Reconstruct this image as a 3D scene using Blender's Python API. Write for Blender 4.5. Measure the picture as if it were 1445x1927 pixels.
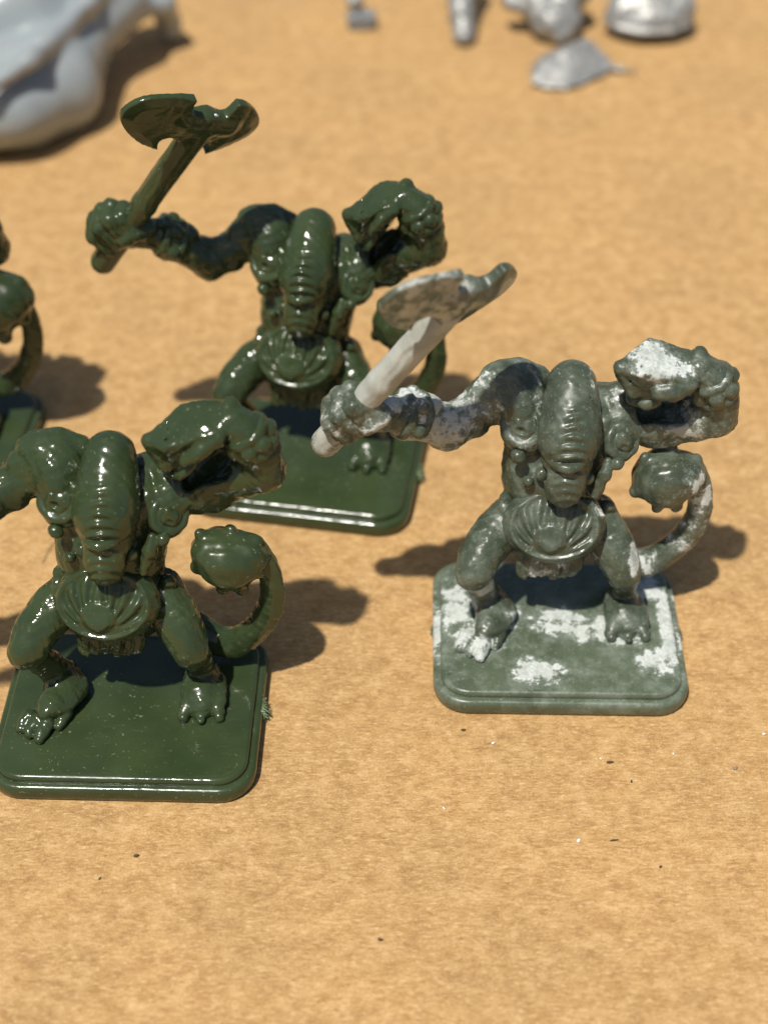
import bpy, math, random
import numpy as np
from mathutils import Matrix, Vector
for o in list(bpy.data.objects): bpy.data.objects.remove(o)
R = math.radians
MM = 0.001                                   # shapes are written in millimetres, the scene is in metres
sc = bpy.context.scene

# ------------------------------------------------------------------ camera
cam_d = bpy.data.cameras.new('camera'); cam = bpy.data.objects.new('camera', cam_d)
sc.collection.objects.link(cam); sc.camera = cam
cam.location = (0, -0.1567, 0.145); cam.rotation_euler = (R(90-42.8), 0, 0)
cam_d.sensor_fit = 'HORIZONTAL'; cam_d.sensor_width = 36; cam_d.lens = 72.07
cam_d.clip_start = 0.01; cam_d.clip_end = 50
cam_d.dof.use_dof = True; cam_d.dof.focus_distance = 0.178; cam_d.dof.aperture_fstop = 22

# ------------------------------------------------------------------ sky, sun, exposure
SUN = Vector((-0.24, -0.32, 1)).normalized()
w = bpy.data.worlds.new('World'); sc.world = w; w.use_nodes = True
nt = w.node_tree; bg = nt.nodes['Background']
sky = nt.nodes.new('ShaderNodeTexSky'); sky.sky_type = 'NISHITA'; sky.sun_disc = False
sky.sun_elevation = math.asin(SUN.z); sky.sun_rotation = math.atan2(SUN.x, SUN.y)
sky.air_density = 1.0; sky.dust_density = 2.0; sky.ozone_density = 0.6
nt.links.new(sky.outputs[0], bg.inputs[0]); bg.inputs[1].default_value = 0.075
sl = bpy.data.lights.new('sun', 'SUN'); sun = bpy.data.objects.new('sun', sl); sc.collection.objects.link(sun)
sl.energy = 4.6; sl.angle = R(1.6); sl.color = (1.0, 0.955, 0.88)
sun.rotation_euler = SUN.to_track_quat('Z', 'Y').to_euler(); sun.location = (0, 0, 1)
sc.view_settings.view_transform = 'Standard'; sc.view_settings.look = 'None'
sc.view_settings.exposure = 0.0; sc.view_settings.gamma = 1.0
try:
    sc.cycles.max_bounces = 6; sc.cycles.caustics_reflective = False; sc.cycles.caustics_refractive = False
except Exception: pass

# ------------------------------------------------------------------ materials
class NT:
    def __init__(s, name):
        s.m = bpy.data.materials.new(name); s.m.use_nodes = True
        s.t = s.m.node_tree; s.b = s.t.nodes['Principled BSDF']
        s.co = s.t.nodes.new('ShaderNodeTexCoord').outputs['Object']
    def link(s, a, b): s.t.links.new(a, b)
    def mapping(s, scale, rot=(0,0,0), loc=(0,0,0)):
        n = s.t.nodes.new('ShaderNodeMapping'); n.inputs['Scale'].default_value = scale
        n.inputs['Rotation'].default_value = rot; n.inputs['Location'].default_value = loc
        s.link(s.co, n.inputs['Vector']); return n.outputs[0]
    def noise(s, scale, detail=3, rough=0.55, vec=None, dist=0.0):
        n = s.t.nodes.new('ShaderNodeTexNoise'); n.inputs['Scale'].default_value = scale
        n.inputs['Detail'].default_value = detail; n.inputs['Roughness'].default_value = rough
        n.inputs['Distortion'].default_value = dist
        s.link(vec if vec is not None else s.co, n.inputs['Vector']); return n.outputs['Fac']
    def ramp(s, fac, stops):
        n = s.t.nodes.new('ShaderNodeValToRGB'); e = n.color_ramp.elements
        while len(e) < len(stops): e.new(0.5)
        for k, (p, c) in enumerate(stops):
            e[k].position = p; e[k].color = (c, c, c, 1) if not hasattr(c, '__len__') else (*c, 1)
        s.link(fac, n.inputs[0]); return n.outputs[0]
    def mix(s, fac, a, b, mode='MIX'):
        n = s.t.nodes.new('ShaderNodeMix'); n.data_type = 'RGBA'; n.blend_type = mode
        for i, v in ((0, fac), (6, a), (7, b)):
            if hasattr(v, 'links') or isinstance(v, bpy.types.NodeSocket): s.link(v, n.inputs[i])
            elif hasattr(v, '__len__'): n.inputs[i].default_value = (*v, 1)
            else: n.inputs[i].default_value = v if i == 0 else (v, v, v, 1)
        return n.outputs[2]
    def math(s, op, a, b=0.0):
        n = s.t.nodes.new('ShaderNodeMath'); n.operation = op
        for i, v in ((0, a), (1, b)):
            if isinstance(v, bpy.types.NodeSocket): s.link(v, n.inputs[i])
            else: n.inputs[i].default_value = v
        return n.outputs[0]
    def attr(s, name):
        n = s.t.nodes.new('ShaderNodeAttribute'); n.attribute_name = name; return n.outputs['Fac']
    def bump(s, h, strength, dist, prev=None):
        n = s.t.nodes.new('ShaderNodeBump'); n.inputs['Strength'].default_value = strength
        n.inputs['Distance'].default_value = dist; s.link(h, n.inputs['Height'])
        if prev is not None: s.link(prev, n.inputs['Normal'])
        return n.outputs[0]
    def set(s, **k):
        for a, v in k.items():
            i = s.b.inputs[a.replace('_', ' ')]
            if isinstance(v, bpy.types.NodeSocket): s.link(v, i)
            elif hasattr(v, '__len__') and len(v) == 3 and i.type == 'RGBA': i.default_value = (*v, 1)
            else: i.default_value = v
        return s.m

def mat_cardboard():
    s = NT('kraft_cardboard')
    big = s.noise(45, 5, 0.6)
    mid = s.noise(1.0, 9, 0.78, s.mapping((330, 430, 100), (0, 0, R(3))), 0.2)
    fa = s.noise(1.0, 4, 0.65, s.mapping((900, 2700, 100), (0, 0, R(-9))), 0.5)
    fb = s.noise(1.0, 4, 0.65, s.mapping((900, 2900, 100), (0, 0, R(28)), (3, 7, 0)), 0.5)
    fc = s.noise(1.0, 4, 0.65, s.mapping((850, 2800, 100), (0, 0, R(-38)), (9, 1, 0)), 0.5)
    fd = s.noise(1.0, 3, 0.65, s.mapping((500, 3000, 100), (0, 0, R(78)), (5, 5, 0)), 0.5)
    fine = s.noise(4200, 3, 0.7)
    base = s.ramp(mid, [(0.36, (0.310, 0.172, 0.062)), (0.50, (0.415, 0.250, 0.096)), (0.64, (0.520, 0.334, 0.150))])
    c = s.mix(s.ramp(big, [(0.35, 0.0), (0.65, 1.0)]), base, s.mix(1.0, base, (1.15, 1.14, 1.12), 'MULTIPLY'))
    pale, dark = (0.70, 0.49, 0.25), (0.25, 0.125, 0.04)
    for f_, lo, hi in ((fa, 0.54, 0.70), (fb, 0.57, 0.70), (fc, 0.57, 0.70)):
        c = s.mix(s.ramp(f_, [(lo, 0.0), (hi, 0.60)]), c, pale)
    for f_, lo, hi in ((fb, 0.30, 0.44), (fd, 0.30, 0.43), (fa, 0.30, 0.42)):
        c = s.mix(s.ramp(f_, [(lo, 0.55), (hi, 0.0)]), c, dark)
    c = s.mix(s.ramp(fine, [(0.30, 0.5), (0.47, 0.0)]), c, dark)
    c = s.mix(s.ramp(fine, [(0.55, 0.0), (0.72, 0.55)]), c, pale)
    c = s.mix(s.ramp(s.noise(1300, 2, 0.5), [(0.735, 0.0), (0.76, 0.55)]), c, (0.16, 0.075, 0.03))
    c = s.mix(s.ramp(s.noise(120, 3, 0.6, s.mapping((1, 1.6, 1), loc=(.7, .3, 0))), [(0.62, 0.0), (0.72, 0.30)]), c, (0.33, 0.18, 0.06))
    h = s.math('ADD', s.math('ADD', fa, fb), s.math('ADD', fc, fine))
    return s.set(Base_Color=c, Roughness=0.75, Normal=s.bump(h, 0.35, 0.00003), Specular_IOR_Level=0.3)

def mat_green(name, rough=0.12):
    s = NT(name)
    oi = s.t.nodes.new('ShaderNodeObjectInfo')                            # every casting is worn differently
    v = s.t.nodes.new('ShaderNodeVectorMath'); v.operation = 'ADD'; sc3 = s.t.nodes.new('ShaderNodeVectorMath'); sc3.operation = 'SCALE'
    cb = s.t.nodes.new('ShaderNodeCombineXYZ'); s.link(oi.outputs['Random'], cb.inputs[0]); s.link(oi.outputs['Random'], cb.inputs[2])
    s.link(cb.outputs[0], sc3.inputs[0]); sc3.inputs['Scale'].default_value = 0.9
    s.link(s.co, v.inputs[0]); s.link(sc3.outputs[0], v.inputs[1]); s.co = v.outputs[0]
    n0 = s.noise(70, 3, 0.5); n1 = s.noise(170, 3, 0.5); n2 = s.noise(900, 3, 0.6); n3 = s.noise(4200, 2, 0.5)
    c = s.mix(s.ramp(n1, [(0.35, 0.0), (0.65, 1.0)]), (0.029, 0.0450, 0.0180), (0.040, 0.0590, 0.0235))
    dust = s.ramp(s.noise(2300, 2, 0.5), [(0.68, 0.0), (0.73, 0.65)])
    dust = s.math('MULTIPLY', dust, s.ramp(n0, [(0.42, 0.15), (0.6, 1.0)]))
    scr = s.ramp(s.noise(1.0, 2, 0.5, s.mapping((300, 6500, 6500), (0, R(20), R(35)))), [(0.70, 0.0), (0.74, 0.35)])
    c = s.mix(dust, c, (0.24, 0.26, 0.15)); c = s.mix(scr, c, (0.09, 0.11, 0.06))
    r = s.math('ADD', s.ramp(n2, [(0.3, rough*0.6), (0.7, rough*1.5)]), s.ramp(n0, [(0.48, 0.0), (0.68, 0.20)]))
    nb = s.bump(n1, 0.25, 0.0008); nb = s.bump(n2, 0.16, 0.0002, nb); nb = s.bump(n3, 0.10, 0.00003, nb)
    return s.set(Base_Color=c, Roughness=r, Normal=nb, IOR=1.48, Specular_IOR_Level=0.5)

def mat_stripped(k=1.0, scuff=0.65):
    """the same plastic, matt from paint stripper, with flakes of pale paint left where the 'paint' attribute is high"""
    s = NT('stripped_green_plastic')
    n1 = s.noise(180, 4, 0.6); n2 = s.noise(620, 5, 0.62); n3 = s.noise(3000, 3, 0.6); n4 = s.noise(330, 5, 0.65, s.mapping((1, 1, 1), loc=(.4, .2, .1)))
    c = s.mix(s.ramp(n1, [(0.35, 0.0), (0.65, 1.0)]), tuple(k*v for v in (0.070, 0.092, 0.056)), tuple(k*v for v in (0.105, 0.132, 0.086)))
    c = s.mix(s.ramp(n4, [(0.46, 0.0), (0.68, scuff)]), c, (0.20, 0.235, 0.185))
    c = s.mix(s.ramp(n3, [(0.62, 0.0), (0.72, 0.6)]), c, (0.33, 0.36, 0.31))
    edge = s.math('ADD', s.math('MULTIPLY', n1, 0.50), s.math('ADD', s.math('MULTIPLY', n2, 0.62), s.math('MULTIPLY', n3, 0.20)))
    geo = s.t.nodes.new('ShaderNodeNewGeometry')                          # chalky residue caught in the creases
    crease = s.ramp(geo.outputs['Pointiness'], [(0.40, 0.14), (0.485, 0.0)])
    lvl = s.math('ADD', s.math('ADD', s.attr('paint'), crease), edge)
    m = s.ramp(lvl, [(0.90, 0.0), (0.965, 1.0)]); rim = s.ramp(lvl, [(0.92, 0.0), (0.96, 1.0), (1.0, 0.0)])
    film = s.ramp(n3, [(0.35, (0.42, 0.46, 0.42)), (0.65, (0.62, 0.65, 0.61))])
    film = s.mix(s.math('MULTIPLY', rim, 0.6), film, (0.74, 0.76, 0.73))
    c = s.mix(s.ramp(lvl, [(0.80, 0.0), (0.95, 0.40)]), c, (0.33, 0.37, 0.32))
    solid = s.mix(s.ramp(n4, [(0.35, 0.0), (0.6, 1.0)]), (0.33, 0.34, 0.29), (0.46, 0.47, 0.41))
    worn = s.math('MAXIMUM', s.ramp(n2, [(0.38, 0.45), (0.58, 0.95)]), s.math('MULTIPLY', s.attr('solid'), 0.93))
    c = s.mix(s.math('MULTIPLY', m, worn), c, s.mix(s.attr('solid'), film, solid))
    pm = s.ramp(s.math('ADD', s.attr('purple'), s.math('MULTIPLY', n2, 0.5)), [(0.72, 0.0), (0.76, 1.0)])
    c = s.mix(pm, c, (0.42, 0.30, 0.50))
    r = s.mix(m, s.ramp(n4, [(0.4, 0.26), (0.65, 0.48)]), 0.72)
    nb = s.bump(n1, 0.14, 0.0009); nb = s.bump(n2, 0.16, 0.00025, nb)
    nb = s.bump(m, 0.6, 0.00006, nb); nb = s.bump(n3, 0.16, 0.00004, nb)
    return s.set(Base_Color=c, Roughness=r, Normal=nb, Specular_IOR_Level=0.5)

def mat_plain(name, a, b, rough, metallic=0.0, bumps=0.3, scale=250, **k):
    s = NT(name); n = s.noise(scale, 4, 0.6)
    c = s.mix(s.ramp(n, [(0.35, 0.0), (0.65, 1.0)]), a, b)
    return s.set(Base_Color=c, Roughness=rough, Metallic=metallic, Normal=s.bump(n, bumps, 0.0006), **k)

M_CARD = mat_cardboard()
M_GREEN = mat_green('glossy_green_plastic')
M_FLASH = mat_plain('frayed_green_plastic', (0.10, 0.15, 0.07), (0.24, 0.31, 0.17), 0.6)
M_STRIP = mat_stripped(0.62, 0.45); M_STRIP_BASE = mat_stripped(0.95, 0.7)
M_RESIN = mat_plain('pale_grey_resin', (0.27, 0.305, 0.31), (0.33, 0.365, 0.37), 0.25, scale=60, Subsurface_Weight=0.35, Subsurface_Scale=0.004)
M_METAL = mat_plain('worn_silver_plastic', (0.22, 0.225, 0.215), (0.40, 0.40, 0.375), 0.38, 0.3, 0.7, 500)
M_GREY = mat_plain('grey_plastic', (0.17, 0.19, 0.20), (0.24, 0.26, 0.265), 0.4)
M_DARK = mat_plain('dark_crumb', (0.05, 0.035, 0.02), (0.09, 0.06, 0.03), 0.8)
M_WHITE = mat_plain('white_fleck', (0.75, 0.74, 0.70), (0.85, 0.84, 0.8), 0.6)
M_HAIR = mat_plain('brown_fibre', (0.16, 0.11, 0.05), (0.22, 0.15, 0.07), 0.6)

# ------------------------------------------------------------------ sculpting: signed distance field on a grid -> quads
def V(*a): return np.array(a if len(a) > 1 else a[0], float)
def unit(v): v = np.array(v, float); return v/np.linalg.norm(v)
def frame(z, x=(1, 0, 0)):
    z = unit(z); x = np.array(x, float); x = unit(x - z*(x@z)); return np.array([x, np.cross(z, x), z])

class Clay:
    def __init__(s, lo, hi, h):
        s.lo = np.array(lo, float); s.h = h
        s.n = np.ceil((np.array(hi, float) - s.lo)/h).astype(int) + 1
        s.D = np.full(s.n, 3.0, np.float32)
    def _sub(s, lo, hi):
        a = np.clip(np.floor((np.array(lo) - s.lo)/s.h).astype(int), 0, s.n)
        b = np.clip(np.ceil((np.array(hi) - s.lo)/s.h).astype(int) + 1, 0, s.n)
        ax = [(s.lo[i] + s.h*np.arange(a[i], b[i])).astype(np.float32) for i in range(3)]
        return (slice(a[0], b[0]), slice(a[1], b[1]), slice(a[2], b[2])), ax[0][:, None, None], ax[1][None, :, None], ax[2][None, None, :]
    def put(s, f, lo, hi, k=0.6, op='add'):
        pad = k + 0.8
        sl, X, Y, Z = s._sub([v - pad for v in lo], [v + pad for v in hi])
        if s.D[sl].size == 0: return s
        d = f(X, Y, Z).astype(np.float32); A = s.D[sl]
        if op == 'cut': A = -A
        if k > 0:
            hh = np.maximum(k - np.abs(A - d), 0)/k; r = np.minimum(A, d) - hh*hh*k*0.25
        else: r = np.minimum(A, d)
        s.D[sl] = -r if op == 'cut' else r
        return s
    def ball(s, c, r, k=0.6, op='add'):
        c = np.array(c, float); r3 = np.array([r]*3 if np.isscalar(r) else r, float)
        return s.ell(c, r3, np.eye(3), k, op)
    def ell(s, c, r, M=None, k=0.6, op='add', disp=None):
        """ellipsoid with half axes r along the rows of M; disp(u, v, w) raises the surface"""
        M = np.eye(3) if M is None else M; R_ = max(r)
        def f(X, Y, Z):
            x, y, z = X - c[0], Y - c[1], Z - c[2]
            q = [M[i][0]*x + M[i][1]*y + M[i][2]*z for i in range(3)]
            k0 = np.sqrt(sum((q[i]/r[i])**2 for i in range(3))) + 1e-6
            k1 = np.sqrt(sum((q[i]/r[i]**2)**2 for i in range(3))) + 1e-6
            d = k0*(k0 - 1)/k1
            if disp is not None: d = d - disp(*q)
            return d
        return s.put(f, [v - R_ for v in c], [v + R_ for v in c], k, op)
    def rod(s, a, b, ra, rb, k=0.6, op='add', flat=None):
        """round cone from a to b; flat = (axis, factor) squashes it along an axis"""
        a = np.array(a, float); b = np.array(b, float); R_ = max(ra, rb)
        ba = b - a; L2 = max(ba@ba, 1e-9)
        fa, ff = (None, 1) if flat is None else (unit(flat[0]), flat[1])
        def f(X, Y, Z):
            x, y, z = X - a[0], Y - a[1], Z - a[2]
            t = np.clip((x*ba[0] + y*ba[1] + z*ba[2])/L2, 0, 1)
            x, y, z = x - t*ba[0], y - t*ba[1], z - t*ba[2]
            q = x*x + y*y + z*z
            if fa is not None:
                m = x*fa[0] + y*fa[1] + z*fa[2]; q = q + m*m*(1/ff**2 - 1)
            return np.sqrt(q) - (ra + (rb - ra)*t)
        return s.put(f, np.minimum(a, b) - R_, np.maximum(a, b) + R_, k, op)
    def limb(s, pts, k=0.8, op='add', flat=None):
        for (p, ra), (q, rb) in zip(pts, pts[1:]): s.rod(p, q, ra, rb, k, op, flat)
        return s
    def curve(s, pts, k=0.12, per=5, op='add', flat=None):
        """smooth tube through (point, radius) pairs"""
        P4 = np.array([[*p, r] for p, r in pts], float); P4 = np.vstack([2*P4[0]-P4[1], P4, 2*P4[-1]-P4[-2]]); out = []
        for i in range(1, len(P4)-2):
            p0, p1, p2, p3 = P4[i-1:i+3]
            for t in np.arange(per)/per:
                out.append(.5*((2*p1) + (-p0+p2)*t + (2*p0-5*p1+4*p2-p3)*t*t + (-p0+3*p1-3*p2+p3)*t**3))
        out.append(P4[-2])
        return s.limb([(q[:3], q[3]) for q in out], k, op, flat)
    def box(s, c, hx, M=None, r=0.4, k=0.4, op='add'):
        M = np.eye(3) if M is None else M; R_ = float(np.linalg.norm(hx))
        def f(X, Y, Z):
            x, y, z = X - c[0], Y - c[1], Z - c[2]
            q = [np.abs(M[i][0]*x + M[i][1]*y + M[i][2]*z) - (hx[i] - r) for i in range(3)]
            out = np.sqrt(sum(np.maximum(v, 0)**2 for v in q))
            return out + np.minimum(np.maximum(np.maximum(q[0], q[1]), q[2]), 0) - r
        return s.put(f, [v - R_ for v in c], [v + R_ for v in c], k, op)
    def hull(s, pts, r=0.4, k=0.4, op='add'):
        """flat-sided convex lump with rounded edges"""
        P_ = np.array(pts, float); m = P_.mean(0); pl = []
        for i in range(len(P_)):
            for j in range(i+1, len(P_)):
                for l in range(j+1, len(P_)):
                    n = np.cross(P_[j]-P_[i], P_[l]-P_[i]); L = np.linalg.norm(n)
                    if L < 1e-6: continue
                    n /= L; o = n@P_[i]
                    if n@m > o: n, o = -n, -o
                    if ((P_@n) - o).max() < 1e-4 and not any(n@a > .9999 for a, _ in pl): pl.append((n, o))
        def f(X, Y, Z):
            D = None
            for n, o in pl:
                d = n[0]*X + n[1]*Y + n[2]*Z - o
                if D is None: D = d
                else: h = np.maximum(r - np.abs(D-d), 0)/r; D = np.maximum(D, d) + h*h*r*.25
            return D
        return s.put(f, P_.min(0), P_.max(0), k, op)
    def ring(s, c, n, R_, r, k=0.3, op='add', sx=1.0, x=(1, 0, 0)):
        M = frame(n, x)
        def f(X, Y, Z):
            p, q, t = X - c[0], Y - c[1], Z - c[2]
            u, v, w_ = [M[i][0]*p + M[i][1]*q + M[i][2]*t for i in range(3)]
            return np.sqrt((np.sqrt((u/sx)**2 + v*v) - R_)**2 + w_*w_) - r
        E = R_*max(1, sx) + r
        return s.put(f, [v - E for v in c], [v + E for v in c], k, op)
    def rough(s, amp, wl, seed=0):
        """hand-modelled unevenness"""
        rs = np.random.RandomState(seed)
        sl, X, Y, Z = s._sub(s.lo, s.lo + s.h*s.n)
        for j in range(5):
            d = rs.randn(3); d /= np.linalg.norm(d); f = 2*math.pi/(wl*rs.uniform(0.7, 1.4)); e = unit(rs.randn(3))*f*0.7
            ph = rs.uniform(0, 6, 2)
            s.D += (amp*0.45*np.sin(f*(d[0]*X + d[1]*Y + d[2]*Z) + ph[0])*np.cos(e[0]*X + e[1]*Y + e[2]*Z + ph[1])).astype(np.float32)
        return s
    def mesh(s, name, origin=(0, 0, 0)):
        D = s.D; D[0] = D[-1] = 3; D[:, 0] = D[:, -1] = 3; D[:, :, 0] = D[:, :, -1] = 3
        S = D < 0
        cnt = np.zeros(tuple(s.n - 1), np.int8)
        for i in (0, 1):
            for j in (0, 1):
                for k in (0, 1):
                    cnt += S[i:s.n[0]-1+i, j:s.n[1]-1+j, k:s.n[2]-1+k]
        act = (cnt > 0) & (cnt < 8); idx = np.full(act.shape, -1, np.int32)
        I = np.argwhere(act); idx[act] = np.arange(len(I))
        acc = np.zeros((len(I), 3)); num = np.zeros(len(I))
        cor = [(i, j, k) for i in (0, 1) for j in (0, 1) for k in (0, 1)]
        val = {c: D[I[:, 0]+c[0], I[:, 1]+c[1], I[:, 2]+c[2]].astype(float) for c in cor}
        for c in cor:
            for ax in range(3):
                if c[ax] == 0:
                    e = list(c); e[ax] = 1; e = tuple(e); va, vb = val[c], val[e]
                    x = (va < 0) != (vb < 0); t = np.where(x, va/np.where(x, va - vb, 1), 0)
                    p = np.tile(np.array(c, float), (len(I), 1)); p[:, ax] = t
                    acc[x] += p[x]; num[x] += 1
        P_ = s.lo + s.h*(I + acc/num[:, None])
        F = []
        for ax in range(3):
            u, v = (ax+1) % 3, (ax+2) % 3
            sa = [slice(None)]*3; sb = [slice(None)]*3; sa[ax] = slice(0, -1); sb[ax] = slice(1, None)
            a, b = S[tuple(sa)], S[tuple(sb)]; E = np.argwhere(a != b); inside = a[E[:, 0], E[:, 1], E[:, 2]]
            q = []
            for du, dv in ((0, 0), (-1, 0), (-1, -1), (0, -1)):
                c = E.copy(); c[:, u] += du; c[:, v] += dv; q.append(idx[c[:, 0], c[:, 1], c[:, 2]])
            q = np.stack(q, 1); q[~inside] = q[~inside][:, ::-1]; F.append(q)
        F = np.concatenate(F)
        me = bpy.data.meshes.new(name)
        co = ((P_ - np.array(origin))*MM).astype(np.float32)
        me.vertices.add(len(co)); me.vertices.foreach_set('co', co.ravel())
        me.loops.add(F.size); me.loops.foreach_set('vertex_index', F.ravel().astype(np.int32))
        me.polygons.add(len(F)); me.polygons.foreach_set('loop_start', np.arange(0, F.size, 4, dtype=np.int32))
        me.update(calc_edges=True); me.validate()
        me.polygons.foreach_set('use_smooth', np.ones(len(me.polygons), bool)); me.update()
        return me

def paint(me, spots, name='paint', shift=(0, 0, 0)):
    """weathering weights on a mesh: each spot is (point in mm, radius in mm, weight)"""
    n = len(me.vertices); co = np.empty(n*3, np.float32); me.vertices.foreach_get('co', co); co = co.reshape(-1, 3)/MM + np.array(shift)
    w_ = np.zeros(n, np.float32)
    for p, r, a in spots:
        r3 = np.array([r]*3 if np.isscalar(r) else r, float)
        d = np.sqrt((((co - np.array(p))/r3)**2).sum(1)); w_ = np.maximum(w_, a*np.clip(1.5 - d, 0, 1))
    at = me.attributes.get(name) or me.attributes.new(name, 'FLOAT', 'POINT'); at.data.foreach_set('value', w_)
    return me
def warp(me, fn):
    n = len(me.vertices); co = np.empty(n*3, np.float32); me.vertices.foreach_get('co', co); co = co.reshape(-1, 3)/MM
    me = me.copy(); me.vertices.foreach_set('co', (fn(co)*MM).astype(np.float32).ravel()); me.update(); return me
def ob(name, data, parent=None, mat=None, loc=(0, 0, 0)):
    o = bpy.data.objects.new(name, data); sc.collection.objects.link(o)
    if parent is not None: o.parent = parent
    if mat is not None:
        if not data.materials: data.materials.append(None)
        o.material_slots[0].link = 'OBJECT'; o.material_slots[0].material = mat
    o.location = loc
    return o
def tag(o, label=None, cat=None, group=None, kind=None):
    for a, v in (('label', label), ('category', cat), ('group', group), ('kind', kind)):
        if v: o[a] = v
    return o

# ------------------------------------------------------------------ the figurine, in millimetres: x right, y back, z up, origin under its base
VIEW = V(0, .734, -.679); UP = V(0, .679, .734)
BZ = 3.1
def off(p, r, u=(0, 0, 0)): return tuple(np.array(p) + np.array(VIEW)*r + np.array(u))

def sculpt_body(right_arm=(0, 0, 0)):
    g = Clay((-31, -9, 2.6), (21.5, 16.5, 46), 0.16)
    pel = (-0.72, 5.50, 14.12); mid = (-0.88, 7.40, 22.06); che = (-0.27, 9.50, 28.24); upp = (-0.17, 11.00, 30.53)
    g.rod(pel, mid, 4.4, 4.6, 1); g.rod(V(*pel)+V(-1.4,0,0), V(*mid)+V(-2.0,0,0), 4.2, 4.5, 1); g.rod(V(*pel)+V(1.3,0.3,0), V(*mid)+V(.9,0,0), 3.8, 4.3, 1)
    g.rod(V(*mid)+V(-2.1,0,0), V(*che)+V(-3.2,0,0), 4.4, 4.0, 1.5); g.rod(V(*mid)+V(1.5,0,0), V(*che)+V(3.0,0,0), 4.2, 3.8, 1.5)
    g.rod(V(*che)+V(-3.2,0,0), V(*upp)+V(-3.8,0,0), 3.9, 3.1, 1.5); g.rod(V(*che)+V(3.2,0,0), V(*upp)+V(3.4,0,-1), 3.7, 2.8, 1.5)
    # chest muscles above the two discs
    g.curve([((-6.71, 9.60, 33.45), 2.9), ((-5.95, 8.40, 32.28), 2.9), ((-5.36, 7.60, 30.13), 2.8)], .4); g.curve([((5.84, 9.80, 30.53), 2.3), ((5.95, 8.40, 28.84), 2.4), ((5.93, 7.80, 27.29), 2.2)], .4)
    g.rod((-4.06, 10.80, 33.82), (-6.30, 10.80, 34.72), 1.6, 1.7, .5)
    # arm with the axe: shoulder, upper arm, elbow, forearm, wrist
    sh = (-6.79, 10.80, 32.51)
    g.limb([(sh, 3.1), ((-9.29, 9.80, 31.67), 2.7), ((-11.28, 8.80, 30.51), 2.15), ((-13.34, 7.60, 29.85), 2.4)], 1.2)
    g.ball((-8.10, 10.00, 34.06), (2.8, 2.5, 2.5), .6); g.ball((-9.99, 9.20, 32.93), (1.9, 1.8, 1.6), .6); g.ball((-11.76, 7.40, 29.22), (2.2, 1.6, 1.2), .5)
    g.limb([((-14.28, 7.20, 29.51), 2.5), ((-16.17, 6.60, 30.38), 2.3), ((-18.99, 5.40, 32.36), 2.5), ((-21.13, 4.40, 33.45), 2.0)], 1.0)
    g.ball((-14.68, 7.00, 28.21), (2.2, 2, 1.9), 0.8)
    g.ball((-17.16, 6.20, 33.47), (2.0, 1.6, 1.0), 0.6)
    # fist around the axe
    g.ell((-23.97, 3.80, 34.13), (3.1, 2.6, 2.5), None, 0.8); g.ball((-25.64, 3.40, 34.97), (2.4,2.2,2.4), .7)
    for a, b, c, r in (((-27.88, 2.60, 36.05), (-27.88, 1.60, 34.31), (-26.11, 1.80, 32.22), 1.15), ((-26.78, 2.80, 37.20), (-26.75, 1.20, 35.82), (-24.88, 1.50, 33.43), 1.2),
                       ((-25.59, 3.00, 37.82), (-25.29, 1.00, 37.15), (-23.78, 1.40, 34.54), 1.2), ((-24.11, 3.40, 37.53), (-23.76, 1.60, 37.45), (-22.70, 1.60, 35.94), 1.1)):
        g.limb([(a, r), (b, r*1.05), (c, r*.9)], 0.18)
    g.limb([((-21.12, 3.60, 34.73), 1.4), ((-22.46, 1.60, 35.17), 1.25), ((-23.77, 1.10, 34.40), 1.15)], 0.2)
    # the raised arm and its big hand
    g.limb([((6.47, 11.00, 29.82), 3.0), ((7.96, 10.60, 29.11), 3.1), ((10.60, 9.80, 28.58), 2.9), ((13.83, 9.00, 29.61), 2.7), ((16.86, 8.00, 30.72), 2.5)], 1.2)
    g.ball((10.92, 9.40, 27.11), (3.0, 2.4, 1.7), 1.0); g.rod((8.24, 9.20, 28.22), (12.24, 8.60, 26.97), 1.3, .9, .5); g.rod((12.24, 8.60, 26.97), (15.97, 7.40, 29.83), .9, 1.2, .5)
    for i in range(3): g.rod((9.60, 7.60, 28.58) + V(1.5*i,0,.1*i), (11.12, 8.20, 25.96) + V(1.3*i,.3*i,.3*i), .5, .42, .2)
    g.limb([((17.08, 7.80, 31.12), 2.2), ((16.78, 7.50, 33.74), 2.2), ((15.60, 7.30, 36.60), 2.0), ((14.35, 7.30, 37.72), 1.9)], 0.9)
    A_, B_, G_, E_ = V((4.00, 6.40, 38.94)), V((7.68, 9.00, 41.60)), V((7.00, 3.90, 39.79)), V((6.10, 5.60, 35.40))
    g.hull([A_, B_, G_, E_, (14.40, 9.20, 39.16), (12.66, 4.40, 38.58), (11.48, 6.00, 34.39), (9.29, 12.00, 37.91), (14.21, 12.00, 35.67), (6.52, 11.00, 34.13), (11.36, 10.50, 32.22), (14.65, 7.00, 38.72)], .45, .35)
    for t in (.26, .50, .74):                                            # clefts between the fingers
        p0 = B_*(1-t) + G_*t; p1 = A_*(1-t) + E_*t; up_ = unit(np.cross(p1-p0, G_-B_)); p0 = p0 + unit(p0-p1)*.7
        g.rod(p0 + unit(B_-E_)*.1, p1 + unit(p1-p0)*.6, .12, .2, .18, 'cut'); q = p1 + unit(p1-p0)*.3
    for t in (.12, .38, .62, .88):                                       # finger joints along the lower edge
        p1 = A_*(1-t) + E_*t; g.ball(p1 + V(.6,.3,.2), .85, .25)
    g.ball((8.41, 6.60, 34.17), (1.7,1.4,1.1), .3); g.ball((7.14, 7.20, 33.99), (1.2,1.2,1.0), .3)
    g.limb([((12.19, 5.20, 37.50), 1.2), ((10.68, 4.50, 36.96), 1.15), ((9.16, 4.40, 37.01), 1.0)], 0.25)
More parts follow.
